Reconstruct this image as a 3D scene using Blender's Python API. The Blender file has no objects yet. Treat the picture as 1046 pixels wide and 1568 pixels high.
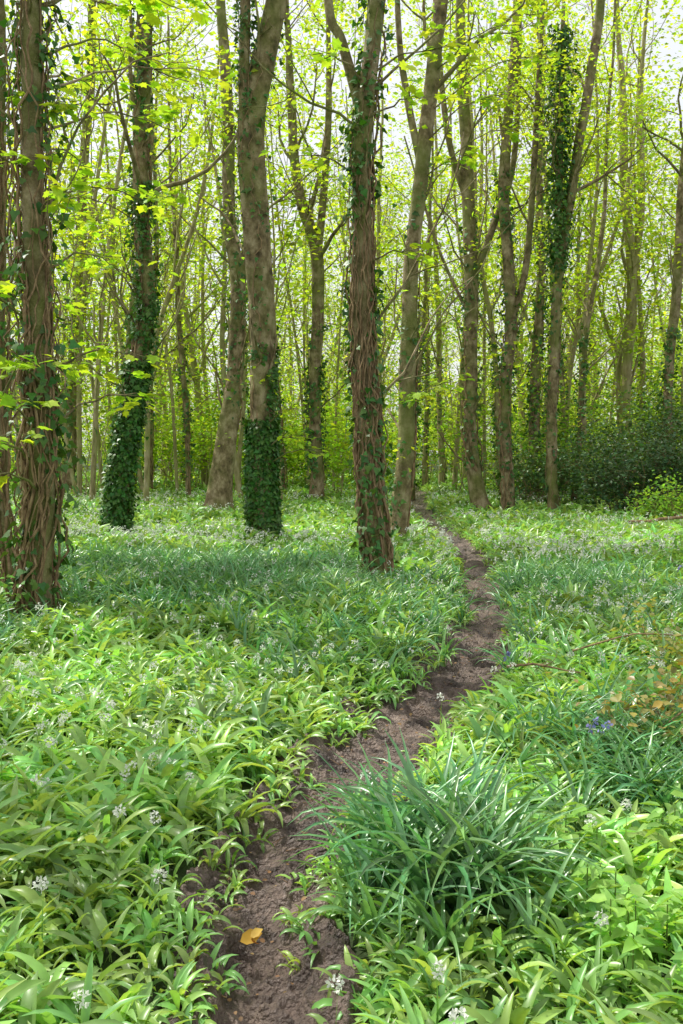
import bpy, math, numpy as np
from mathutils import Vector
rng = np.random.default_rng(11)
U = rng.uniform
scene = bpy.context.scene

# ------------------------------------------------------------------ helpers
class Geo:
    def __init__(s):
        s.v=[]; s.c=[]; s.f3=[]; s.f4=[]; s.m3=[]; s.m4=[]; s.n=0
    def add(s, V, F3=None, F4=None, C=(1,1,1), m=0):
        V=np.asarray(V,float).reshape(-1,3)
        C=np.asarray(C,float)
        if C.ndim==1: C=np.tile(C,(len(V),1))
        s.v.append(V); s.c.append(C)
        if F3 is not None and len(F3):
            F3=np.asarray(F3).reshape(-1,3); s.f3.append(F3+s.n); s.m3.append(np.full(len(F3),m))
        if F4 is not None and len(F4):
            F4=np.asarray(F4).reshape(-1,4); s.f4.append(F4+s.n); s.m4.append(np.full(len(F4),m))
        s.n+=len(V)
    def build(s, name, mats, parent=None, smooth=True):
        me=bpy.data.meshes.new(name)
        V=np.concatenate(s.v); C=np.concatenate(s.c)
        f3=np.concatenate(s.f3) if s.f3 else np.zeros((0,3),int)
        f4=np.concatenate(s.f4) if s.f4 else np.zeros((0,4),int)
        mi=np.concatenate((s.m3+s.m4)) if (s.m3 or s.m4) else np.zeros(0,int)
        loops=np.concatenate([f3.ravel(),f4.ravel()]).astype(np.int32)
        tot=np.concatenate([np.full(len(f3),3),np.full(len(f4),4)]).astype(np.int32)
        st=np.concatenate([[0],np.cumsum(tot)[:-1]]).astype(np.int32)
        me.vertices.add(len(V)); me.vertices.foreach_set('co',V.astype(np.float32).ravel())
        me.loops.add(len(loops)); me.loops.foreach_set('vertex_index',loops)
        me.polygons.add(len(tot)); me.polygons.foreach_set('loop_start',st)
        me.polygons.foreach_set('loop_total',tot)
        me.polygons.foreach_set('material_index',mi.astype(np.int32))
        me.polygons.foreach_set('use_smooth',np.full(len(tot),smooth))
        a=me.color_attributes.new('Col','FLOAT_COLOR','POINT')
        a.data.foreach_set('color',np.concatenate([C,np.ones((len(C),1))],1).astype(np.float32).ravel())
        for m in mats: me.materials.append(m)
        me.update(calc_edges=True)
        ob=bpy.data.objects.new(name,me); scene.collection.objects.link(ob)
        if parent is not None: ob.parent=parent
        return ob

def nrm(a): return a/(np.linalg.norm(a,axis=-1,keepdims=True)+1e-9)

def tube(g, P, R, k=6, m=0, flute=0.0, col=(1,1,1)):
    P=np.asarray(P,float); R=np.asarray(R,float); n=len(P)
    T=nrm(np.gradient(P,axis=0)); d=np.abs(nrm(P[-1]-P[0]))
    ref=np.zeros(3); ref[int(np.argmin(d))]=1
    A=nrm(np.cross(T,ref)); B=np.cross(T,A)
    th=np.linspace(0,2*math.pi,k,endpoint=False)
    r=R[:,None]*np.ones((1,k))
    if flute>0:
        ph=U(0,6.28,6); z=P[:,2][:,None]
        r=r*(1+flute*(0.5*np.sin(2*th+ph[0]+z*0.6)+0.35*np.sin(3*th+ph[1]-z*0.9)+0.3*np.sin(5*th+ph[2]+z*1.2)))
        zb=z-P[0,2]
        r=r*(1+np.exp(-zb/0.22)*(0.35+0.3*np.sin(4*th+ph[5])))
    V=P[:,None,:]+r[...,None]*(np.cos(th)[None,:,None]*A[:,None,:]+np.sin(th)[None,:,None]*B[:,None,:])
    i=np.arange(n-1)[:,None]*k; j=np.arange(k)[None,:]; j2=(j+1)%k
    F=np.stack([i+j,i+j2,i+k+j2,i+k+j],-1).reshape(-1,4)
    g.add(V.reshape(-1,3),F4=F,m=m,C=col)

def fan(outline,cen,bend=0.25):
    o=np.array(outline,float); full=np.concatenate([o,(o[1:-1]*[-1,1])[::-1]])
    V=np.concatenate([[cen],full]); c=np.array(cen)
    z=-bend*((V-c)**2).sum(1)+0.10*np.abs(V[:,0])
    n=len(full); F=[[0,1+i,1+(i+1)%n] for i in range(n)]
    return np.column_stack([V,z]),np.array(F),None
T_SIMPLE=(np.array([[0,0,0],[.34,.45,.09],[0,1,-.08],[-.34,.45,.09]],float),np.array([[0,1,2],[0,2,3]]),None)
T_MID=(np.array([[0,0,0],[.26,.2,.05],[.33,.58,.06],[0,1,-.1],[-.33,.58,.06],[-.26,.2,.05]],float),None,np.array([[0,1,2,3],[0,3,4,5]]))
T_NET=(np.array([[0,0,0],[.26,.22,.07],[.20,.58,.06],[0,1,-.14],[-.20,.58,.06],[-.26,.22,.07]],float),None,np.array([[0,1,2,3],[0,3,4,5]]))
T_LOBE=fan([(0,0),(.26,-.08),(.26,.12),(.52,.22),(.38,.40),(.44,.70),(.24,.66),(0,1)],(0,.33))
T_IVY=fan([(0,0),(.28,-.12),(.46,.18),(.26,.42),(0,.95)],(0,.25),0.3)

def leaves(g,tpl,pos,axis,nor,size,col,m=0):
    TV,F3,F4=tpl; pos=np.asarray(pos,float); N=len(pos)
    if N==0: return
    y=nrm(axis); x=nrm(np.cross(y,nor)); z=np.cross(x,y)
    size=np.broadcast_to(size,(N,))
    V=pos[:,None,:]+size[:,None,None]*(TV[None,:,0:1]*x[:,None]+TV[None,:,1:2]*y[:,None]+TV[None,:,2:3]*z[:,None])
    k=len(TV); off=(np.arange(N)*k)[:,None,None]
    C=np.repeat(np.broadcast_to(col,(N,3)),k,axis=0)
    g.add(V.reshape(-1,3),F3=None if F3 is None else (F3[None]+off),F4=None if F4 is None else (F4[None]+off),C=C,m=m)

def blades(g,base,az,L,W,e0,droop,S,col,pet=0.3,fold=0.35,m=0):
    N=len(base); s=np.linspace(0,1,S+1); sm=(s[1:]+s[:-1])/2
    el=e0[:,None]-droop[:,None]*sm[None]**1.2
    azz=az[:,None]+U(-.6,.6,N)[:,None]*sm[None]
    st=(L/S)[:,None]
    dx=np.cos(el)*np.cos(azz)*st; dy=np.cos(el)*np.sin(azz)*st; dz=np.sin(el)*st
    D=np.stack([dx,dy,dz],-1); C=np.concatenate([np.zeros((N,1,3)),np.cumsum(D,1)],1)+base[:,None,:]
    T=nrm(np.concatenate([D,D[:,-1:]],1))
    side=np.stack([-np.sin(az),np.cos(az),np.zeros(N)],-1)[:,None,:]*np.ones((1,S+1,1))
    nn=np.cross(T,side); roll=U(-.9,.9,N)[:,None,None]*s[None,:,None]
    sd=side*np.cos(roll)+nn*np.sin(roll); nn=np.cross(T,sd)
    if pet>0:
        q=np.clip((s-pet)/(1-pet+1e-6),0,1); w=(q**0.55)*(1-q)**0.85*2.05
        w=np.maximum(w,0.08)
    else: w=np.clip(1.15*(1-s**2.2),.0,1)*np.clip(.6+s*2,0,1)
    w=w*(1-(s>0.999)*0.97)
    hw=(W/2)[:,None]*w[None]
    Vl=C+sd*hw[...,None]+nn*fold*hw[...,None]; Vr=C-sd*hw[...,None]+nn*fold*hw[...,None]
    V=np.stack([Vl,C,Vr],2)
    o=(np.arange(N)*(S+1)*3)[:,None,None,None]; i=(np.arange(S)*3)[None,:,None,None]
    q4=np.array([[0,1,4,3],[1,2,5,4]])[None,None]
    F=(q4+o+i).reshape(-1,4)
    cc=np.repeat(col,(S+1)*3,axis=0)
    g.add(V.reshape(-1,3),F4=F,C=cc,m=m)

def colvar(base,N,v=0.25,hue=0.12):
    b=np.array(base)[None]*(1+U(-v,v,(N,1)))
    b=b*np.stack([1+U(-hue,hue*1.6,N),np.ones(N),1+U(-hue,hue,N)],-1)
    return np.clip(b,0.004,0.85)

# ------------------------------------------------------------------ materials
def mat(name):
    m=bpy.data.materials.new(name); m.use_nodes=True; nt=m.node_tree
    for n in list(nt.nodes): nt.nodes.remove(n)
    out=nt.nodes.new('ShaderNodeOutputMaterial'); return m,nt,out
def leafmat(name,rough=0.45,trans=0.4,tint=(1.25,1.1,0.5),spec=0.4,nscale=30):
    m,nt,out=mat(name); N=nt.nodes; L=nt.links
    at=N.new('ShaderNodeAttribute'); at.attribute_name='Col'
    no=N.new('ShaderNodeTexNoise'); no.inputs['Scale'].default_value=nscale; no.inputs['Detail'].default_value=1
    geo=N.new('ShaderNodeNewGeometry'); L.new(geo.outputs['Position'],no.inputs['Vector'])
    mr=N.new('ShaderNodeMapRange'); mr.inputs['To Min'].default_value=0.75; mr.inputs['To Max'].default_value=1.25
    L.new(no.outputs['Fac'],mr.inputs['Value'])
    vm=N.new('ShaderNodeVectorMath'); vm.operation='SCALE'
    L.new(at.outputs['Color'],vm.inputs[0]); L.new(mr.outputs['Result'],vm.inputs['Scale'])
    p=N.new('ShaderNodeBsdfPrincipled'); p.inputs['Roughness'].default_value=rough
    p.inputs['Specular IOR Level'].default_value=spec
    L.new(vm.outputs[0],p.inputs['Base Color'])
    t=N.new('ShaderNodeBsdfTranslucent')
    vt=N.new('ShaderNodeVectorMath'); vt.operation='MULTIPLY'; vt.inputs[1].default_value=tint
    L.new(vm.outputs[0],vt.inputs[0]); L.new(vt.outputs[0],t.inputs['Color'])
    mx=N.new('ShaderNodeMixShader'); mx.inputs[0].default_value=trans
    L.new(p.outputs[0],mx.inputs[1]); L.new(t.outputs[0],mx.inputs[2]); L.new(mx.outputs[0],out.inputs['Surface'])
    return m
def noisemat(name,stops,scale=(6,6,1.2),rough=0.85,bump=0.5,bscale=30,detail=6,green=None,dist=0.02,spec=0.3):
    m,nt,out=mat(name); N=nt.nodes; L=nt.links
    geo=N.new('ShaderNodeNewGeometry')
    mp=N.new('ShaderNodeMapping'); mp.inputs['Scale'].default_value=scale
    L.new(geo.outputs['Position'],mp.inputs['Vector'])
    no=N.new('ShaderNodeTexNoise'); no.inputs['Scale'].default_value=1.0; no.inputs['Detail'].default_value=detail; no.inputs['Roughness'].default_value=0.65
    L.new(mp.outputs[0],no.inputs['Vector'])
    cr=N.new('ShaderNodeValToRGB'); e=cr.color_ramp.elements
    while len(e)<len(stops): e.new(0.5)
    for i,(ps,c) in enumerate(stops): e[i].position=ps; e[i].color=(*c,1)
    L.new(no.outputs['Fac'],cr.inputs['Fac']); col=cr.outputs['Color']
    if green:
        n2=N.new('ShaderNodeTexNoise'); n2.inputs['Scale'].default_value=1.3; n2.inputs['Detail'].default_value=5
        L.new(geo.outputs['Position'],n2.inputs['Vector'])
        r2=N.new('ShaderNodeMapRange'); r2.inputs['From Min'].default_value=green[1]; r2.inputs['From Max'].default_value=green[1]+0.2
        r2.inputs['To Max'].default_value=green[2]
        L.new(n2.outputs['Fac'],r2.inputs['Value'])
        mc=N.new('ShaderNodeMix'); mc.data_type='RGBA'; mc.inputs[7].default_value=(*green[0],1)
        L.new(r2.outputs['Result'],mc.inputs[0]); L.new(col,mc.inputs[6]); col=mc.outputs[2]
    p=N.new('ShaderNodeBsdfPrincipled'); p.inputs['Roughness'].default_value=rough; p.inputs['Specular IOR Level'].default_value=spec
    L.new(col,p.inputs['Base Color'])
    m2=N.new('ShaderNodeMapping'); m2.inputs['Scale'].default_value=tuple(bscale*x/max(scale) for x in scale)
    L.new(geo.outputs['Position'],m2.inputs['Vector'])
    nb=N.new('ShaderNodeTexNoise'); nb.inputs['Scale'].default_value=1; nb.inputs['Detail'].default_value=6
    L.new(m2.outputs[0],nb.inputs['Vector'])
    b=N.new('ShaderNodeBump'); b.inputs['Strength'].default_value=bump; b.inputs['Distance'].default_value=dist
    L.new(nb.outputs['Fac'],b.inputs['Height']); L.new(b.outputs[0],p.inputs['Normal'])
    L.new(p.outputs[0],out.inputs['Surface']); return m

M_BARK=noisemat('bark',[(0.34,(.07,.052,.026)),(0.48,(.22,.165,.085)),(0.66,(.46,.37,.235))],(6,6,4.5),bump=0.8,bscale=50,green=((.17,.21,.04),0.44,0.65),detail=9)
M_BARKF=noisemat('pale_bark',[(0.3,(.16,.13,.06)),(0.5,(.38,.31,.17)),(0.72,(.56,.49,.32))],(8,8,2.5),bump=0.4,bscale=20,green=((.25,.29,.07),0.44,0.6))
M_VINE=noisemat('ivy_stem_bark',[(0.3,(.10,.06,.03)),(0.55,(.33,.22,.12)),(0.8,(.52,.38,.24))],(30,30,8),bump=0.5,bscale=80)
M_MUD=noisemat('mud',[(0.32,(.035,.024,.018)),(0.46,(.10,.07,.054)),(0.58,(.18,.128,.10)),(0.8,(.34,.26,.21))],(5,5,5),rough=0.5,bump=1.0,bscale=70,detail=10,dist=0.03,spec=0.5)
M_SOIL=noisemat('soil_and_litter',[(0.3,(.02,.025,.01)),(0.5,(.035,.06,.015)),(0.7,(.06,.13,.02))],(5,5,5),bump=0.8,bscale=40,detail=8)
M_GAR=leafmat('wild_garlic_leaf',0.33,0.40,(1.3,1.12,.45),0.55)
M_GRASS=leafmat('bluebell_leaf',0.30,0.3,(1.2,1.1,.6),0.6)
M_CAN=leafmat('young_tree_leaf',0.5,0.60,(1.2,1.12,.45),0.25)
M_IVY=leafmat('ivy_leaf',0.42,0.2,(1.5,1.2,.4),0.35)
M_WHT=leafmat('white_petal',0.6,0.3,(1,1,1),0.2)
M_DRY=leafmat('dry_leaf',0.6,0.25,(1.2,1,.6),0.2)

# ------------------------------------------------------------------ terrain & path
PATH=np.array([(-.18,0.3,.13),(-.22,1.6,.13),(-.235,2.5,.13),(-.27,3.1,.125),(-.17,3.85,.15),(.10,4.75,.21),(.50,5.6,.26),(.90,6.8,.23),(1.24,8.4,.20),
  (1.51,10.8,.22),(1.86,14.3,.23),(1.92,16.5,.24),(1.80,20.5,.25),(2.06,27,.3),(3.0,45,.4),(3.2,60,.4)])
yy=np.linspace(0.3,60,1800)
def smooth_interp(x,xp,fp):
    t=np.interp(x,xp,fp)
    k=np.ones(25)/25; p=np.pad(t,12,mode='edge'); return np.convolve(p,k,'valid')
PX=smooth_interp(yy,PATH[:,1],PATH[:,0]); PW=smooth_interp(yy,PATH[:,1],PATH[:,2])
PX=PX+.03*np.sin(yy*3.1)+.02*np.sin(yy*7.3+1)
slope=np.gradient(smooth_interp(yy,PATH[:,1],PATH[:,0]),yy)
def pathdist(x,y):
    px=np.interp(y,yy,PX); sl=np.interp(y,yy,slope)
    d=(x-px)/np.sqrt(1+sl**2); d=np.where((y<0.3),9,d)
    return d,np.interp(y,yy,PW)
def H(x,y):
    x=np.asarray(x,float); y=np.asarray(y,float)
    h=0.03*np.sin(x*1.3+.5)*np.cos(y*.9)+0.025*np.sin(x*.45+y*.7+1)+0.04*np.sin(y*.21+x*.13)
    h=h+0.16/(1+np.exp(-(x-2.4-0.1*y)*2))*np.exp(-((y-8)/9)**2)
    d,w=pathdist(x,y); h=h*(1-np.exp(-(d/.6)**2)*.7)
    return h-0.06*np.exp(-(d/(w*1.5))**4)
gx=np.sign(np.linspace(-1,1,360))*(np.abs(np.linspace(-1,1,360))**2.6)*160
gy=np.concatenate([np.linspace(-60,-1,30),np.linspace(-.9,16,300),16+np.linspace(0.02,1,150)**2*240])
X,Y=np.meshgrid(gx,gy); Z=H(X,Y); d_,w_=pathdist(X,Y); Z=Z-0.14*np.exp(-(d_/(w_*1.35))**4)
g=Geo(); ny,nx=X.shape; i=np.arange(ny-1)[:,None]*nx; j=np.arange(nx-1)[None]
g.add(np.stack([X,Y,Z],-1),F4=np.stack([i+j,i+j+1,i+nx+j+1,i+nx+j],-1)); g.build('ground',[M_SOIL])

def vnoise(x,y,seed):
    r=np.random.default_rng(seed)
    T=r.uniform(0,1,(256,256)); xi=np.floor(x).astype(int); yi=np.floor(y).astype(int); fx=x-xi; fy=y-yi
    fx=fx*fx*(3-2*fx); fy=fy*fy*(3-2*fy)
    a=T[xi%256,yi%256]; b=T[(xi+1)%256,yi%256]; c=T[xi%256,(yi+1)%256]; d=T[(xi+1)%256,(yi+1)%256]
    return (a*(1-fx)+b*fx)*(1-fy)+(c*(1-fx)+d*fx)*fy
ys=np.concatenate([np.arange(0.4,8,0.007),np.arange(8,20,.03),np.arange(20,58,.2)])
ts=np.linspace(-2.0,2.0,90)
YS,TS=np.meshgrid(ys,ts,indexing='ij'); W_=np.interp(YS,yy,PW); sl=np.interp(YS,yy,slope)
nx_=1/np.sqrt(1+sl**2); XX=np.interp(YS,yy,PX)+TS*W_*nx_*1.05; Y2=YS-TS*W_*sl*nx_
crumb=vnoise(XX*45,Y2*45,3); crumb2=vnoise(XX*90,Y2*90,13); r1=1-2*np.abs(vnoise(XX*16+Y2*5,Y2*16,2)-.5)
lump=0.04*(vnoise(XX*9,Y2*9,1)-.5)+0.045*(r1**2-.5)*.8+0.035*np.clip(crumb-.55,0,1)+.008*crumb2+0.03*(vnoise(XX*4,Y2*5,5)-.5)
foot=vnoise(XX*7,Y2*4,8); lump-=0.04*np.clip((foot-.58)*7,0,1)
zz=-0.050+lump+0.030*np.clip(np.abs(TS),0,1.6)**2-0.08*np.clip(np.abs(TS)-1.6,0,1)+0.012*np.sin(Y2*.21+XX*.13)
g=Geo(); a,b=XX.shape; i=np.arange(a-1)[:,None]*b; j=np.arange(b-1)[None]
g.add(np.stack([XX,Y2,zz],-1),F4=np.stack([i+j,i+j+1,i+b+j+1,i+b+j],-1)); g.build('dirt_path',[M_MUD])

g=Geo(); n=600; y=U(1.8,12,n); x=np.interp(y,yy,PX)+U(-1.4,1.4,n)*np.interp(y,yy,PW)
ax_=np.column_stack([U(-1,1,n),U(-1,1,n),U(-.1,.3,n)]); nn_=np.column_stack([U(-.5,.5,n),U(-.5,.5,n),np.ones(n)])
leaves(g,T_MID,np.column_stack([x,y,np.full(n,-.012)]),ax_,nn_,U(.008,.026,n),colvar((.24,.15,.07),n,.6),0)
for q in range(60):
    y=U(2,9); x=float(np.interp(y,yy,PX))+U(-.25,.25); a=U(0,3.14); l=U(.03,.09)
    tube(g,[(x,y,-.008),(x+l*math.cos(a),y+l*math.sin(a),.0)],[.0022,.0015],4,col=(.22,.14,.08))
g.build('leaf_litter',[M_DRY])
g=Geo()
leaves(g,T_MID,[(-.31,2.96,.0)],np.array([[.8,.25,.25]]),np.array([[.2,-.7,1]]),.072,np.array([[.60,.36,.05]]))
leaves(g,T_MID,[(-.27,2.94,.008)],np.array([[.3,-.6,.35]]),np.array([[.8,-.2,1]]),.045,np.array([[.42,.18,.04]]))
leaves(g,T_MID,[(-.28,2.97,.01)],np.array([[.9,.1,.6]]),np.array([[-.5,-.9,1]]),.045,np.array([[.65,.45,.10]]))
g.build('fallen_leaf',[M_DRY])

# ------------------------------------------------------------------ ground plants
TREES_XY=[(-2.67,8.6,.3),(-3.88,17,.35),(-2.95,24,.4),(-1.24,16,.4),(-.7,28,.3),(.41,11,.3),(.87,15.5,.25)]
def scatter(y0,y1,dens,wid=0.36,extra=1.2):
    a=(wid*(y0+y1)+2*extra)*(y1-y0); n=int(a*dens*1.35)
    y=U(y0,y1,n); x=U(-1,1,n)*(wid*y1+extra); k=np.abs(x)<wid*y+extra
    return x[k],y[k]
def clump(x,y): return np.exp(-(((x-.36)/.26)**4+((y-3.35)/.42)**4))
def grassy(x,y):
    v=vnoise(x*.55+40,y*.4+40,21)
    left=np.exp(-(((x+2.0)/2.4)**4+((y-10.6)/2.3)**4))
    n1=clump(x,y)*1.1
    n2=np.exp(-(((x-1.35)/.35)**2+((y-4.5)/.6)**2))*.9
    n3=np.exp(-(((x-3.0)/1.6)**2+((y-11)/2)**2))*.5
    n4=np.exp(-(((x+3.0)/.8)**2+((y-7.3)/.8)**2))
    return np.clip(left*.85+n1+n2+n3+n4+(v-.72)*1.2*(y>6),0,1)
gar=Geo(); gra=Geo(); flo=Geo()
for (y0,y1,dens,S,nl,sc,nf) in [(0.9,3.5,170,7,8,.92,.07),(3.5,6.5,150,6,7,.95,.11),(6.5,11,98,4,6,1.05,.18),(11,18,60,3,6,1.15,.34),(18,30,27,3,5,1.35,.4),(30,60,8,2,5,1.9,.4)]:
    x,y=scatter(y0,y1,dens)
    d,w=pathdist(x,y); ad=np.abs(d); keep=ad>w+U(-.05,.05,len(x))
    for tx,ty,tr in TREES_XY: keep&=((x-tx)**2+(y-ty)**2)>(tr*.7)**2
    x,y,ad,w=x[keep],y[keep],ad[keep],w[keep]
    gr=grassy(x,y); isg=U(0,1,len(x))<gr
    edge=np.clip((ad-w)/.3,0,1)
    xi,yi,ed=x[~isg],y[~isg],edge[~isg]; n=len(xi)
    hs=(.62+.38*ed)*U(.75,1.2,n)*sc*(0.70+.60*vnoise(xi*1.5+9,yi*1.5+9,33))
    pc=colvar((.30,.56,.15),n,.28,.2)
    pc=pc*(0.74+.52*vnoise(xi*2.2+70,yi*2.2+70,55))[:,None]
    N=n*nl; idx=np.repeat(np.arange(n),nl)
    az=U(0,6.283,N); zb=H(xi,yi)[idx]
    base=np.column_stack([xi[idx]+U(-.025,.025,N),yi[idx]+U(-.025,.025,N),zb-.01])
    L=hs[idx]*U(.17,.30,N); Wd=hs[idx]*U(.028,.052,N)*(1 if y0<11 else 1.35)
    blades(gar,base,az,L,Wd,U(1.15,1.58,N),U(.9,2.9,N),S,pc[idx]*U(.70,1.25,(N,1)),pet=.25,fold=.55)
    xi,yi=x[isg],y[isg]; n=len(xi); nb=8; N=n*nb; idx=np.repeat(np.arange(n),nb)
    if n:
        pc=colvar((.14,.35,.13),n,.25,.2)
        base=np.column_stack([xi[idx]+U(-.03,.03,N),yi[idx]+U(-.03,.03,N),H(xi,yi)[idx]-.01])
        big=(1+.35*clump(xi,yi))[idx]
        blades(gra,base,U(0,6.283,N),U(.26,.46,N)*big,U(.013,.024,N)*big*(1 if y0<11 else 1.3),U(1.1,1.5,N),U(.7,2.4,N),max(S,5),pc[idx]*U(.75,1.3,(N,1)),pet=0,fold=.6)
    xi,yi=x[~isg],y[~isg]; k=(U(0,1,len(xi))<nf*np.clip(3.2*(vnoise(xi*.6+3,yi*.5+3,44)-.35),0.05,2)); xi,yi=xi[k],yi[k]; n=len(xi)
    hz=H(xi,yi)+U(.18,.29,n)*min(sc,1.2); cx=np.column_stack([xi,yi,hz])
    blades(flo,np.column_stack([xi,yi,H(xi,yi)]),U(0,6.28,n),hz-H(xi,yi),np.full(n,.006),np.full(n,1.56),np.full(n,.05),2,colvar((.2,.4,.1),n),pet=0,m=1)
    npet=42 if y0<3 else (26 if y0<6 else (9 if y0<18 else 4)); ps=.013 if y0<6 else (.020 if y0<11 else (.028 if y0<18 else .045))
    N=n*npet; idx=np.repeat(np.arange(n),npet); dr=nrm(rng.normal(size=(N,3))+[0,0,.35])
    leaves(flo,T_MID,cx[idx]+dr*.016*sc,dr+rng.normal(size=(N,3))*.8,dr+rng.normal(size=(N,3))*.3,ps*U(.6,1.1,N),np.array([[.80,.82,.74]])*U(.85,1.05,(N,1)),m=0)
gar.build('wild_garlic_patch',[M_GAR]); gra.build('bluebell_leaf_patch',[M_GRASS]); flo.build('wild_garlic_flowers',[M_WHT,M_GAR])

g=Geo()
for bx,by in [(.98,6.1),(1.12,4.5),(1.16,4.45),(3.2,9.5),(-.9,12.1)]:
    hz=float(H(bx,by))-.02; P=np.array([(bx,by,hz),(bx+.01,by,hz+.2),(bx+.03,by-.01,hz+.28),(bx+.06,by-.02,hz+.31)])
    tube(g,P,[.003,.003,.0025,.002],5,m=1,col=(.2,.3,.15))
    n=18; t=U(.5,1,n); Q=np.stack([np.interp(t*3,[0,1,2,3],P[:,k]) for k in range(3)],-1)+rng.normal(size=(n,3))*.007
    leaves(g,T_MID,Q,np.column_stack([U(-.6,.6,n),U(-.6,.6,n),U(-1.2,-.2,n)]),rng.normal(size=(n,3)),U(.014,.022,n),colvar((.32,.32,.70),n,.2))
g.build('bluebell_flowers',[M_WHT,M_GRASS])

# ------------------------------------------------------------------ trees
def curve(pts,rads,n):
    pts=np.array(pts,float); t=np.arange(len(pts)); tt=np.linspace(0,len(pts)-1,n)
    out=[]
    P=np.vstack([2*pts[0]-pts[1],pts,2*pts[-1]-pts[-2]])
    for u in tt:
        i=min(int(u),len(pts)-2); f=u-i; a,b,c,d=P[i],P[i+1],P[i+2],P[i+3]
        out.append(.5*((2*b)+(-a+c)*f+(2*a-5*b+4*c-d)*f*f+(-a+3*b-3*c+d)*f**3))
    return np.array(out),np.interp(tt,t,rads)

def grow(g,start,d,L,r,lvl,lp,k=5,up=.12,wob=.22,kids=(4,3),m=0,bare=False,col=(1,1,1)):
    n=6 if lvl<2 else 4
    P=[np.array(start,float)]; d=np.array(d,float)/np.linalg.norm(d); dirs=[d]
    for i in range(n):
        d=d+rng.normal(size=3)*wob*(1 if lvl else .8); d[2]+=up; d=d/np.linalg.norm(d)
        P.append(P[-1]+d*L/n); dirs.append(d)
    P=np.array(P); R=np.linspace(r,r*.3,n+1)
    tube(g,P,R,max(3,k-lvl),m=m)
    if lvl<len(kids):
        for q in range(kids[lvl]):
            t=U(.25,1); i=min(int(t*n),n-1); f=t*n-i; s=P[i]*(1-f)+P[i+1]*f
            side=nrm(np.cross(dirs[i],rng.normal(size=3))); nd=dirs[i]*U(.5,1)+side*U(.6,1.1)
            grow(g,s,nd,L*U(.35,.6),np.interp(t,[0,1],[r,r*.3])*.6,lvl+1,lp,k,up*.8,wob,kids,m,bare)
    if not bare and (lvl>=len(kids) or lvl>=1):
        for i in range(1 if lvl>=len(kids) else 3,n+1): lp.append((P[i],dirs[i]))

def foliage(g,lp,n_per,spread,size,col,tpl=T_SIMPLE,flat=.45,v=.3):
    if not lp: return
    P=np.array([a for a,_ in lp]); D=np.array([b for _,b in lp]); N=len(P)*n_per; idx=np.repeat(np.arange(len(P)),n_per)
    off=rng.normal(size=(N,3))*spread*[1,1,flat]
    a=D[idx]*.4+rng.normal(size=(N,3))*[1,1,.35]; a[:,2]-=.25
    nn=rng.normal(size=(N,3))*.45+[0,0,1]
    cl=colvar(col,len(P),v,.2)[idx]*U(.8,1.2,(N,1))
    leaves(g,tpl,P[idx]+off,a,nn,size*U(.6,1.25,N),cl)

def ivy(gv,gl,P,R,z0,z1,nv,nl,rv=.012,ls=.075,loose=.03,clump=True,lcol=(.06,.17,.03)):
    cx=lambda z:np.stack([np.interp(z,P[:,2],P[:,0]),np.interp(z,P[:,2],P[:,1]),z],-1); rr=lambda z:np.interp(z,P[:,2],R)
    for q in range(nv):
        top=z0+(z1-z0)*U(.35,1); n=int((top-z0)*9)+4; z=np.linspace(z0,top,n)
        th=U(0,6.28)+np.cumsum(rng.normal(size=n)*.18)+U(-.4,.4)*(z-z0)
        zz=z+np.cumsum(rng.normal(size=n)*.004); ro=rr(z)+rv*.6+np.abs(np.convolve(rng.normal(size=n),np.ones(4)/4,'same'))*loose*U(.3,1.6)
        C=cx(zz); V=C+np.stack([np.cos(th)*ro,np.sin(th)*ro,0*z],-1)
        tube(gv,V,np.linspace(1.3,.5,n)*rv*U(.35,1.5),5)
    if nl:
        z=U(z0,z1,nl*2); th=U(0,6.283,nl*2)
        if clump:
            k=vnoise(z*1.6+50,th*1.2+P[0,0]*3+50,int(abs(P[0,0])*100)+7)>U(.25,.75,nl*2); z=z[k]; th=th[k]
        n=len(z); out=np.stack([np.cos(th),np.sin(th),0*z],-1)
        pos=cx(z)+out*(rr(z)+np.abs(rng.normal(size=n))*loose*1.3+.012)[:,None]
        leaves(gl,T_IVY,pos,out*.5+rng.normal(size=(n,3))*.5+[0,0,-.6],out+rng.normal(size=(n,3))*.35+[0,0,.35],ls*U(.55,1.25,n),colvar(lcol,n,.4,.3))

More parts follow.
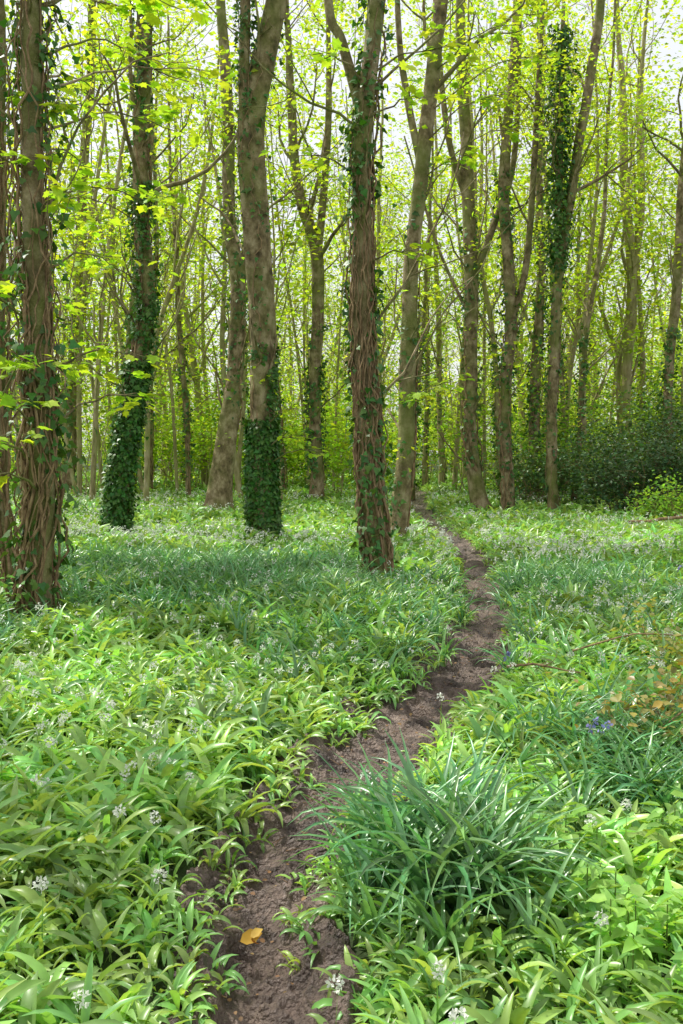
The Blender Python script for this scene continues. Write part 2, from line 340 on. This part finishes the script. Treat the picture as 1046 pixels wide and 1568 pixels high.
CAN=(.44,.66,.06)
def spray_leaves(gt,gl,q,c,rad,npr,ls,col,tpl):
    for w in range(5):
        e=np.array(c)+rng.normal(size=3)*[rad,rad,rad*.25]; tube(gt,[q,(q+e)/2+[0,0,.03],e],[.004,.003,.002],3)
        t=U(.2,1.1,max(1,npr//5)); cc=q[None]*(1-t[:,None])+e[None]*t[:,None]; n=len(cc)
        a=(e-q)[None]/np.linalg.norm(e-q)*.6+rng.normal(size=(n,3))*[.8,.8,.2]+[0,0,-.2]
        leaves(gl,tpl,cc+rng.normal(size=(n,3))*[.05,.05,.03],a,rng.normal(size=(n,3))*.28+[0,0,1],ls*U(.55,1.2,n),colvar(col,n,.25,.2))
def tree(name,pts,rads,k=14,forks=(),limbs=10,zc=5.0,ll=(2,3.6),nper=4,ls=.115,spread=.24,col=CAN,iv=None,bare=7,bark=None,tpl=T_SIMPLE,kids=(4,3),tuft=0,boughs=(),bls=.12,bn=34,thin=.88):
    gt=Geo(); gl=Geo(); gv=Geo(); gi=Geo(); lp=[]
    x0,y0=pts[0][0],pts[0][1]; z0=float(H(x0,y0))-.05
    pts=[list(p) for p in pts]; pts[0][2]=z0; rads=[r*thin for r in rads]
    L=sum(np.linalg.norm(np.subtract(pts[i+1],pts[i])) for i in range(len(pts)-1))
    P,R=curve(pts,rads,int(L*6)+4)
    P[:,0]+=(.035*np.sin(P[:,2]*1.1+x0*7)+.008*np.sin(P[:,2]*3.3+x0*3))*np.clip(P[:,2],0,1); P[:,1]+=.02*np.sin(P[:,2]*1.3+y0)
    tube(gt,P,R,k,flute=.15)
    stems=[(P,R)]
    for fp,fr in forks:
        Q,S=curve(fp,[r*thin for r in fr],30); tube(gt,Q,S,max(8,k-4)); stems.append((Q,S))
    for q in range(limbs):
        Q,S=stems[q%len(stems)]; z=Q[0,2]+(Q[-1,2]-Q[0,2])*U(0,1)**.8; z=max(z,zc*U(.9,1.2)); z=min(z,Q[-1,2]-.05)
        i=int(np.argmin(abs(Q[:,2]-z))); a=U(0,6.283)
        grow(gt,Q[i],(math.cos(a),math.sin(a),U(.5,1.8)),U(*ll),S[i]*.38,0,lp,6,kids=kids)
    Q,S=stems[0]; grow(gt,Q[-1],(U(-.2,.2),U(-.2,.2),1),ll[1],S[-1],0,lp,6,kids=(4,3))
    nolp=[]
    for q in range(bare):
        i=int(len(P)*U(.15,.6)); a=U(0,6.283)
        grow(gt,P[i],(math.cos(a),math.sin(a),U(.4,1.6)),U(.8,2.8),R[i]*.15+.003,0,nolp,5,kids=(2,2),bare=True)
    if tuft:
        for q in range(tuft):
            i=int(len(P)*U(.12,.8)); a=U(0,6.283); dr=np.array([math.cos(a),math.sin(a),.4])
            tl=[]; grow(gt,P[i],dr,U(.3,1.0),.008,1,tl,4,kids=(0,)); lp+=tl
    foliage(gl,lp,nper,spread,ls,col,tpl)
    for sx,sy,sz,rad in boughs:
        dist=math.hypot(sx-x0,sy-y0); i=int(np.argmin(abs(P[:,2]-max(.6,sz-.25*dist))))
        mid=(P[i]*.5+np.array([sx,sy,sz])*.5)+[0,0,.12*dist]
        Q,S=curve([P[i],mid,(sx,sy,sz)],[.014,.009,.004],10); Q[1:-1]+=rng.normal(size=(8,3))*.015; tube(gt,Q,S,5)
        spray_leaves(gt,gl,Q[6],(sx,sy,sz),rad,bn,bls,(.40,.62,.06),T_LOBE)
    ob=gt.build(name,[bark or M_BARK])
    if gl.n: gl.build('crown_leaves',[M_CAN],ob)
    if iv:
        for spec in (iv if isinstance(iv,list) else [iv]):
            st=spec.pop('stem',0); ivy(gv,gi,*stems[st],**spec)
        if gv.n: gv.build('ivy_stems',[M_VINE],ob)
        if gi.n: gi.build('ivy_leaves',[M_IVY],ob)
    return ob

tree('ivy_clad_tree',[(-2.67,8.6,0),(-2.62,8.6,1.45),(-2.6,8.62,3.1),(-2.6,8.65,4.3),(-2.62,8.7,5.4),(-2.5,8.8,8),(-2.6,8.9,11)],[.13,.115,.11,.11,.10,.07,.04],18,
  limbs=3,zc=7,ls=.11,nper=4,tpl=T_MID,bare=3,iv=[dict(z0=0,z1=6.5,nv=36,nl=1200,rv=.011,ls=.085,loose=.085)],
  boughs=[(-2.3,9.7,4.9,.3),(-1.75,9.8,5.2,.3),(-1.6,9.9,4.6,.25),(-2.4,9.7,4.2,.3),(-2.0,9.6,5.6,.3),(-1.3,9.8,5.0,.25),(-2.6,9.8,3.6,.3),(-2.2,9.9,3.3,.25),(-2.45,8.0,5.3,.25),(-1.9,9.7,3.9,.25),(-1.5,9.8,5.7,.3),
   (-2.5,9.4,2.25,.28),(-1.95,9.5,2.4,.28),(-1.75,9.6,2.0,.2),(-2.6,9.2,2.8,.25),(-2.75,7.6,1.9,.2),(-2.5,7.8,2.2,.18),(-2.8,7.7,1.3,.2),(-2.9,8.4,3.9,.25),(-2.3,8.3,3.6,.2),(-2.3,8.5,4.4,.2),(-3.1,8.0,2.8,.25),(-3.0,8.0,1.6,.25)])
tree('ivy_clad_tree',[(-3.12,9.4,0),(-3.18,9.4,2),(-3.2,9.4,4),(-3.12,9.4,6),(-3.1,9.4,9)],[.06,.06,.05,.05,.03],10,limbs=2,zc=6.5,nper=4,ls=.11,tpl=T_MID,
  iv=dict(z0=0,z1=6.5,nv=18,nl=350,rv=.009,ls=.08,loose=.12))
tree('ivy_clad_tree',[(-3.88,17,0),(-3.55,17,2.5),(-3.29,17,4.2),(-3.34,17,5.9),(-3.30,17,9.2),(-3.4,17,13)],[.19,.15,.145,.14,.13,.06],16,limbs=7,zc=6,ls=.12,
  iv=[dict(z0=0,z1=3,nv=8,nl=2300,rv=.012,ls=.085,loose=.05,clump=False),dict(z0=2.5,z1=6,nv=8,nl=1300,rv=.012,ls=.085,loose=.05),dict(z0=5,z1=9.5,nv=6,nl=450,rv=.012,ls=.09,loose=.05)],
  boughs=[(-2.9,16,5.6,.4),(-2.5,16,7.6,.4),(-4.2,16,4.5,.4),(-4.6,16.2,5.6,.4),(-3.9,16,7.6,.4),(-2.6,16,6.8,.4)],bls=.15)
tree('sycamore_tree',[(-2.98,24,0),(-2.80,24,1.5),(-2.6,24,3.2),(-2.45,24,5.6),(-2.64,24,7),(-2.72,24,10),(-2.82,24,12.5),(-3,24,16)],[.36,.30,.25,.21,.16,.15,.12,.06],16,limbs=8,zc=7,tuft=8,
  forks=[([(-2.5,24,4.8),(-2.25,24.1,6.5),(-2.2,24.2,9),(-2.3,24.2,13)],[.12,.1,.09,.04])],iv=dict(z0=2,z1=8,nv=5,nl=400,ls=.1,loose=.06))
tree('sycamore_tree',[(-1.24,16,0),(-1.25,16,1.2),(-1.28,16,2.6),(-1.33,16,4.6),(-1.37,16,6.6),(-1.22,16,7.6),(-1.0,16,8.8),(-.8,16,11),(-.7,16,14)],[.25,.24,.23,.23,.225,.21,.18,.13,.06],22,
  forks=[([(-1.42,16,5.8),(-1.52,15.9,7),(-1.5,15.9,8.8),(-1.7,15.9,12)],[.1,.1,.09,.04])],limbs=7,zc=8,tuft=3,bare=4,
  iv=[dict(z0=0,z1=2.0,nv=8,nl=1700,rv=.009,ls=.085,loose=.02,clump=False),dict(z0=1.4,z1=3.2,nv=2,nl=1000,rv=.009,ls=.085,loose=.02),dict(z0=2,z1=8.5,nv=4,nl=330,rv=.009,ls=.08,loose=.03),dict(stem=1,z0=5.9,z1=9,nv=6,nl=450,rv=.01,ls=.08,loose=.04)],
  boughs=[(-.55,15,2.1,.25),(-.35,15.2,1.5,.25),(-.6,15.2,1.7,.2)],bls=.1,bn=24)
tree('sycamore_tree',[(-.7,28,0),(-.72,28,3),(-.7,28,6.8),(-1.16,28,8.7),(-1.43,28,11.5),(-1.5,28,15)],[.22,.2,.19,.15,.13,.06],14,
  forks=[([(-.7,28,6.6),(-.5,28,8.5),(-.35,28,11),(-.4,28,15)],[.13,.12,.1,.04])],limbs=8,zc=7,tuft=8,iv=dict(z0=0,z1=5,nv=6,nl=700,ls=.11,loose=.06))
tree('ivy_clad_tree',[(.42,11,0),(.34,11,1.43),(.24,11,2.87),(.18,11,4.3),(.26,11,5.4),(.4,11,6.5),(.6,11,9),(.6,11,12)],[.155,.14,.13,.12,.11,.10,.08,.04],20,
  forks=[([(.2,11,5.2),(.0,11,5.9),(-.14,11,6.3),(-.2,11,8),(-.3,11,10)],[.07,.06,.055,.05,.03])],limbs=4,zc=7,nper=4,tpl=T_MID,bare=5,
  iv=[dict(z0=0,z1=4.6,nv=34,nl=650,rv=.0115,ls=.08,loose=.055),dict(z0=2,z1=5.6,nv=8,nl=300,rv=.011,ls=.08,loose=.04),dict(z0=4,z1=7.5,nv=5,nl=420,rv=.01,ls=.08,loose=.06)],
  boughs=[(.9,10.6,5.2,.25),(1.1,10.6,5.7,.25),(-.3,10.6,5.6,.25),(-.45,10.7,4.6,.2),(.85,10.6,3.6,.2)],bls=.11)
tree('sycamore_tree',[(.87,15.5,0),(.94,15.5,1.2),(1.0,15.5,2.4),(1.12,15.5,4.45),(1.24,15.5,6),(1.37,15.5,7.5),(1.54,15.5,8.6),(1.8,15.5,12)],[.16,.15,.145,.14,.13,.12,.11,.05],18,
  forks=[([(1.2,15.5,5.9),(.98,15.4,6.9),(.85,15.4,8),(.75,15.4,11)],[.07,.06,.05,.03])],limbs=6,zc=7,tuft=5,iv=dict(z0=0,z1=6,nv=5,nl=330,ls=.08,loose=.03),
  boughs=[(1.7,14.8,2.5,.3),(1.2,14.5,2.3,.25),(1.9,14.6,7.0,.35),(2.4,14.6,6.6,.35),(3.0,14.8,6.2,.35),(2.6,14.7,7.6,.35),(3.2,14.8,7.2,.3),(1.9,14.6,5.7,.3)],bls=.13)
tree('sycamore_tree',[(3.42,24,0),(3.2,24,1),(3.06,24,2.3),(3.12,24,5.3),(2.97,24,7.6),(2.8,24,12.3),(2.8,24,16)],[.25,.2,.185,.18,.16,.13,.05],16,
  forks=[([(3.1,24,5.5),(3.6,24,6.8),(4.1,24,8.6),(4.2,24,13)],[.1,.09,.08,.04]),([(3.0,24,7.3),(2.5,24,9),(2.2,24,12),(2.1,24,15)],[.09,.08,.07,.03]),([(3.1,24,4.6),(2.3,24.2,6.4),(1.5,24.3,9)],[.05,.04,.02])],limbs=8,zc=6,tuft=12,iv=dict(z0=1,z1=7,nv=4,nl=400,ls=.1,loose=.05))
tree('sycamore_tree',[(3.93,23.5,0),(3.88,23.5,2.8),(3.93,23.5,4.5),(3.8,23.5,7.5),(3.9,23.5,10),(4.05,23.5,12.5),(4.1,23.5,16)],[.18,.16,.155,.13,.12,.1,.05],16,
  forks=[([(3.93,23.5,4.4),(4.3,23.5,5.8),(4.5,23.5,9),(4.7,23.5,14)],[.1,.09,.08,.04])],limbs=8,zc=6,tuft=14,iv=dict(z0=0,z1=8,nv=5,nl=600,ls=.1,loose=.06))
tree('ivy_clad_tree',[(5.5,29,0),(5.7,29,6),(5.65,29,11),(5.6,29,16)],[.18,.14,.11,.06],14,limbs=8,zc=7,tuft=10,iv=dict(z0=0,z1=8,nv=6,nl=1000,ls=.11,loose=.06))
tree('ivy_clad_tree',[(4.9,23,0),(4.86,23,4.3),(4.95,23,5.6),(5.27,23,7.4),(5.54,23,9.7),(5.84,23,12),(6,23,16)],[.13,.12,.13,.13,.12,.1,.05],14,
  forks=[([(4.94,23,5.4),(4.95,23,7.5),(4.97,23,10.8),(5,23,12)],[.08,.08,.06,.03])],limbs=7,zc=7,tuft=10,
  iv=[dict(z0=0,z1=5.6,nv=6,nl=300,ls=.1,loose=.05),dict(stem=1,z0=5.6,z1=11,nv=4,nl=1300,ls=.10,loose=.14,clump=False)])
tree('sycamore_tree',[(9.05,32,0),(9.1,32,3),(9.2,32,6.5),(8.86,32,11.5),(8.6,32,16)],[.2,.19,.18,.14,.07],14,bark=M_BARKF,
  forks=[([(9.15,32,6.5),(9.5,32,9),(9.4,32,13),(9.6,32,16)],[.11,.1,.09,.04])],limbs=8,zc=6,tuft=12)
tree('sycamore_tree',[(9.1,28,0),(9.15,28,2.5),(9.33,28,7),(9.6,28,11),(9.7,28,15)],[.17,.16,.15,.12,.06],14,limbs=8,zc=6,tuft=12,iv=dict(z0=0,z1=5,nv=4,nl=500,ls=.11,loose=.06))
tree('sycamore_tree',[(-9.1,33,0),(-8.7,33,5.5),(-8.5,33,8.9),(-8.1,33,14),(-8,33,17)],[.25,.22,.2,.16,.08],14,limbs=9,zc=5,tuft=14,iv=dict(z0=0,z1=6,nv=4,nl=500,ls=.12,loose=.06))
for nm,x,y,r,h,dx in [('sycamore_tree',-6.4,33,.13,14,.4),('sycamore_tree',-6.35,40,.17,16,-.2),('ivy_clad_tree',-5.6,25,.13,13,1.0),('sycamore_tree',3.2,38,.12,15,.1),('sycamore_tree',3.7,37,.13,15,-.3),
    ('sycamore_tree',10.3,34,.11,15,-.4),('sycamore_tree',4.9,30,.10,15,-1.2),('sycamore_tree',7.4,36,.12,16,.5),('sycamore_tree',-4.6,30,.10,14,-.5),('sycamore_tree',-8.2,24,.14,14,.2),('sycamore_tree',.9,35,.10,15,.5),
    ('sycamore_tree',6.3,27,.09,14,.9),('sycamore_tree',-1.9,33,.09,14,-.8),('sycamore_tree',7.0,31,.10,15,-.9),('sycamore_tree',2.2,31,.08,13,.6)]:
    tree(nm,[(x,y,0),(x+dx*.3,y,h*.3),(x+dx*.8,y,h*.6),(x+dx,y,h)],[r,r*.9,r*.7,r*.3],12,limbs=7,zc=4.5,tuft=12,iv=dict(z0=0,z1=5,nv=3,nl=300,ls=.11,loose=.05),bark=M_BARKF if h>14 else None)
# unseen trees added outside the picture to cast shadow bands (limbs, crown density vary)
for x,y,r,h,nl_,np_ in [(-6.6,14.4,.15,12,7,9),(-8.0,8.4,.15,9.5,3,8),(-8.8,19,.18,14,3,4),(4.9,12.5,.15,13,3,4),(7.6,18,.16,14,3,4),(4.5,2.5,.15,12,2,4),(2.5,-6,.16,12,3,4)]:
    tree('sycamore_tree',[(x,y,0),(x+.1,y,h*.3),(x-.1,y,h*.6),(x,y,h)],[r,r*.9,r*.75,r*.3],12,limbs=nl_,zc=7,ll=(1.2,2.2),nper=np_,ls=.13,iv=dict(z0=0,z1=4,nv=4,nl=400,ls=.09,loose=.05))

# ------------------------------------------------------------------ understorey bushes
def bush(name,cx,cy,rx,ry,h,n,ls,col,mt,tpl=T_MID,nst=40,arch=False):
    gs=Geo(); gl=Geo(); lp=[]
    for q in range(nst):
        a=U(0,6.283); rr=math.sqrt(U(0,1))*.6; x=cx+rx*rr*math.cos(a); y=cy+ry*rr*math.sin(a); z=float(H(x,y))
        grow(gs,(x,y,z),(math.cos(a)*U(0,.8),math.sin(a)*U(0,.8),1),h*U(.6,1.15),.006 if arch else .012,0,lp,5,up=-.05 if arch else .02,wob=.22,kids=(5,2))
    ob=gs.build(name,[M_VINE]); k=max(1,n//max(1,len(lp)))
    foliage(gl,lp,k,ls*1.5,ls,col,tpl,flat=.8); gl.build('leaves',[mt],ob)
bush('holly_bush',7.0,22.5,1.6,1.2,1.5,9000,.09,(.06,.14,.05),M_IVY,nst=46)
bush('holly_bush',9.0,25,2.2,1.5,2.4,12000,.10,(.07,.16,.05),M_IVY,nst=54)
bush('holly_bush',5.0,26.5,1.0,1.0,1.5,4500,.10,(.08,.18,.05),M_IVY,nst=30)
bush('hazel_bush',6.6,19.5,1.0,.6,.7,2200,.08,(.25,.48,.08),M_CAN,nst=24)
bush('hazel_bush',7.5,30,3.0,1.5,3.0,7000,.13,(.24,.44,.06),M_CAN,nst=36)
bush('hazel_bush',12,33,3.0,1.5,3.2,7000,.14,(.28,.48,.06),M_CAN,nst=36)
bush('hazel_bush',-5.5,36,4.0,1.5,3.2,9000,.15,(.36,.58,.06),M_CAN,nst=40)
bush('hazel_bush',0,40,3.0,1.5,3.0,7000,.16,(.36,.58,.06),M_CAN,nst=30)
bush('bramble_bush',2.2,6.3,.35,.6,.30,800,.05,(.30,.38,.09),M_GAR,nst=16,arch=True)
bush('bramble_bush',1.75,4.7,.28,.35,.42,550,.045,(.32,.30,.09),M_GAR,nst=14,arch=True)
bush('bramble_bush',4.1,10.5,1.0,1.2,.4,2200,.06,(.14,.32,.07),M_GAR,nst=36,arch=True)
bush('bramble_bush',-3.3,7.8,.5,.7,.5,1100,.06,(.18,.40,.07),M_GAR,nst=20,arch=True)

g=Geo(); n=34; x=U(.75,1.4,n); y=U(2.5,3.6,n); N=n*12; idx=np.repeat(np.arange(n),12)
z=H(x,y)[idx]+U(.08,.24,N); a=np.column_stack([rng.normal(size=(N,2)),U(-.3,.1,N)])
leaves(g,T_NET,np.column_stack([x[idx],y[idx],z])+rng.normal(size=(N,3))*.015,a,rng.normal(size=(N,3))*.25+[0,0,1],U(.045,.085,N),colvar((.28,.54,.11),N,.25))
for i_ in range(n): tube(g,[(x[i_],y[i_],-.02),(x[i_],y[i_],.22)],[.003,.002],4,col=(.2,.3,.08))
g.build('nettle_patch',[M_GAR])

for P,r in [([(5.2,18,.18),(6.2,18,.3),(7.4,18,.22),(8,18,.2)],.035),([(1.0,5.95,.2),(1.15,5.85,.23),(1.4,5.75,.2)],.010),([(1.5,4.7,.15),(1.75,4.6,.4),(1.9,4.5,.62)],.006),([(1.5,6.4,.2),(1.9,6.3,.33),(2.4,6.4,.28)],.007)]:
    g=Geo(); Q,S=curve(P,np.linspace(r,r*.4,len(P)),16); Q+=rng.normal(size=Q.shape)*r*.25; tube(g,Q,S,8)
    for q in range(4): grow(g,Q[int(U(3,14))],rng.normal(size=3)+[0,0,.5],r*14,r*.35,1,[],4,kids=(0,),bare=True)
    g.build('fallen_branch',[M_VINE])

# ------------------------------------------------------------------ distant wood
gt=Geo(); gl=Geo(); lp=[]; n=0; pos=[]
while n<225:
    if n<40: y=U(27,38)
    else: y=35+U(0,1)**1.1*70
    x=U(-1,1)*(.36*y+8 if n>=40 else .36*y+3)
    if any((x-a)**2+(y-b)**2<1.2 for a,b in pos) or (y<45 and abs(x-2.2)<.8): continue
    pos.append((x,y)); n+=1; h=U(12,17.5); r=U(.05,.15) if n>40 else U(.035,.08); lx,ly=U(-2.4,2.4),U(-.5,.5); z0=float(H(x,y))
    P,R=curve([(x,y,z0),(x+lx*.2+U(-.4,.4),y,h*.3),(x+lx*.6+U(-.5,.5),y+ly*.5,h*.6),(x+lx,y+ly,h)],[r*1.2,r,r*.75,r*.2],18)
    tube(gt,P,R,7)
    for q in range(9 if n>40 else 6):
        i=int(U(3,17)); a=U(0,6.283)
        grow(gt,P[i],(math.cos(a)*.7,math.sin(a)*.5,U(.8,1.8)),U(2,4.5),R[i]*.5,0,lp,4,up=.1,kids=(4,1))
ob=gt.build('distant_trees',[M_BARKF])
foliage(gl,lp,3,.4,.20,(.44,.66,.06),flat=.6,v=.45); gl.build('distant_crown_leaves',[M_CAN],ob)
gt=Geo(); gl=Geo(); lp=[]
for q in range(300):
    y=28+U(0,1)**.9*75; x=U(-1,1)*(.36*y+6)
    if abs(x-2.3)<1.4 and y<40: continue
    if y<34 and U()<.4: continue
    h=U(1.4,6)
    for w in range(3):
        grow(gt,(x+U(-.3,.3),y+U(-.3,.3),0),(U(-.35,.35),U(-.35,.35),1),h,.018,0,lp,4,up=.05,wob=.14,kids=(4,2))
ob=gt.build('hazel_thicket',[M_BARKF])
foliage(gl,lp,4,.32,.18,(.38,.60,.065),flat=.6,v=.5); gl.build('thicket_leaves',[M_CAN],ob)

# ------------------------------------------------------------------ light, sky, camera
el,azx,azy=math.radians(53),-.80,.60
sd=np.array([azx*math.cos(el),azy*math.cos(el),math.sin(el)]); sd/=np.linalg.norm(sd)
ld=bpy.data.lights.new('sun','SUN'); ld.energy=5; ld.angle=math.radians(.53); ld.color=(1,.96,.88)
lo=bpy.data.objects.new('sun',ld); scene.collection.objects.link(lo)
lo.rotation_euler=Vector(tuple(sd)).to_track_quat('Z','Y').to_euler(); lo.location=(-20,15,30)
w=bpy.data.worlds.new('World'); scene.world=w; w.use_nodes=True; nt=w.node_tree
sk=nt.nodes.new('ShaderNodeTexSky'); sk.sky_type='NISHITA'; sk.sun_disc=False; sk.sun_elevation=el; sk.sun_rotation=math.atan2(azx,azy)
sk.dust_density=4; sk.air_density=1
mx=nt.nodes.new('ShaderNodeMix'); mx.data_type='RGBA'; mx.inputs[0].default_value=.72; mx.inputs[7].default_value=(7.8,7.9,8.0,1)
nt.links.new(sk.outputs[0],mx.inputs[6])
bg=nt.nodes['Background']; bg.inputs['Strength'].default_value=.15; nt.links.new(mx.outputs[2],bg.inputs['Color'])
cd=bpy.data.cameras.new('camera'); cd.lens=35; cd.sensor_width=36; cd.clip_end=1000; cd.clip_start=.05
co=bpy.data.objects.new('camera',cd); scene.collection.objects.link(co); co.location=(0,0,1.5); co.rotation_euler=(math.radians(90-3.53),0,0)
scene.camera=co
scene.view_settings.view_transform='Standard'; scene.view_settings.look='None'; scene.view_settings.exposure=0
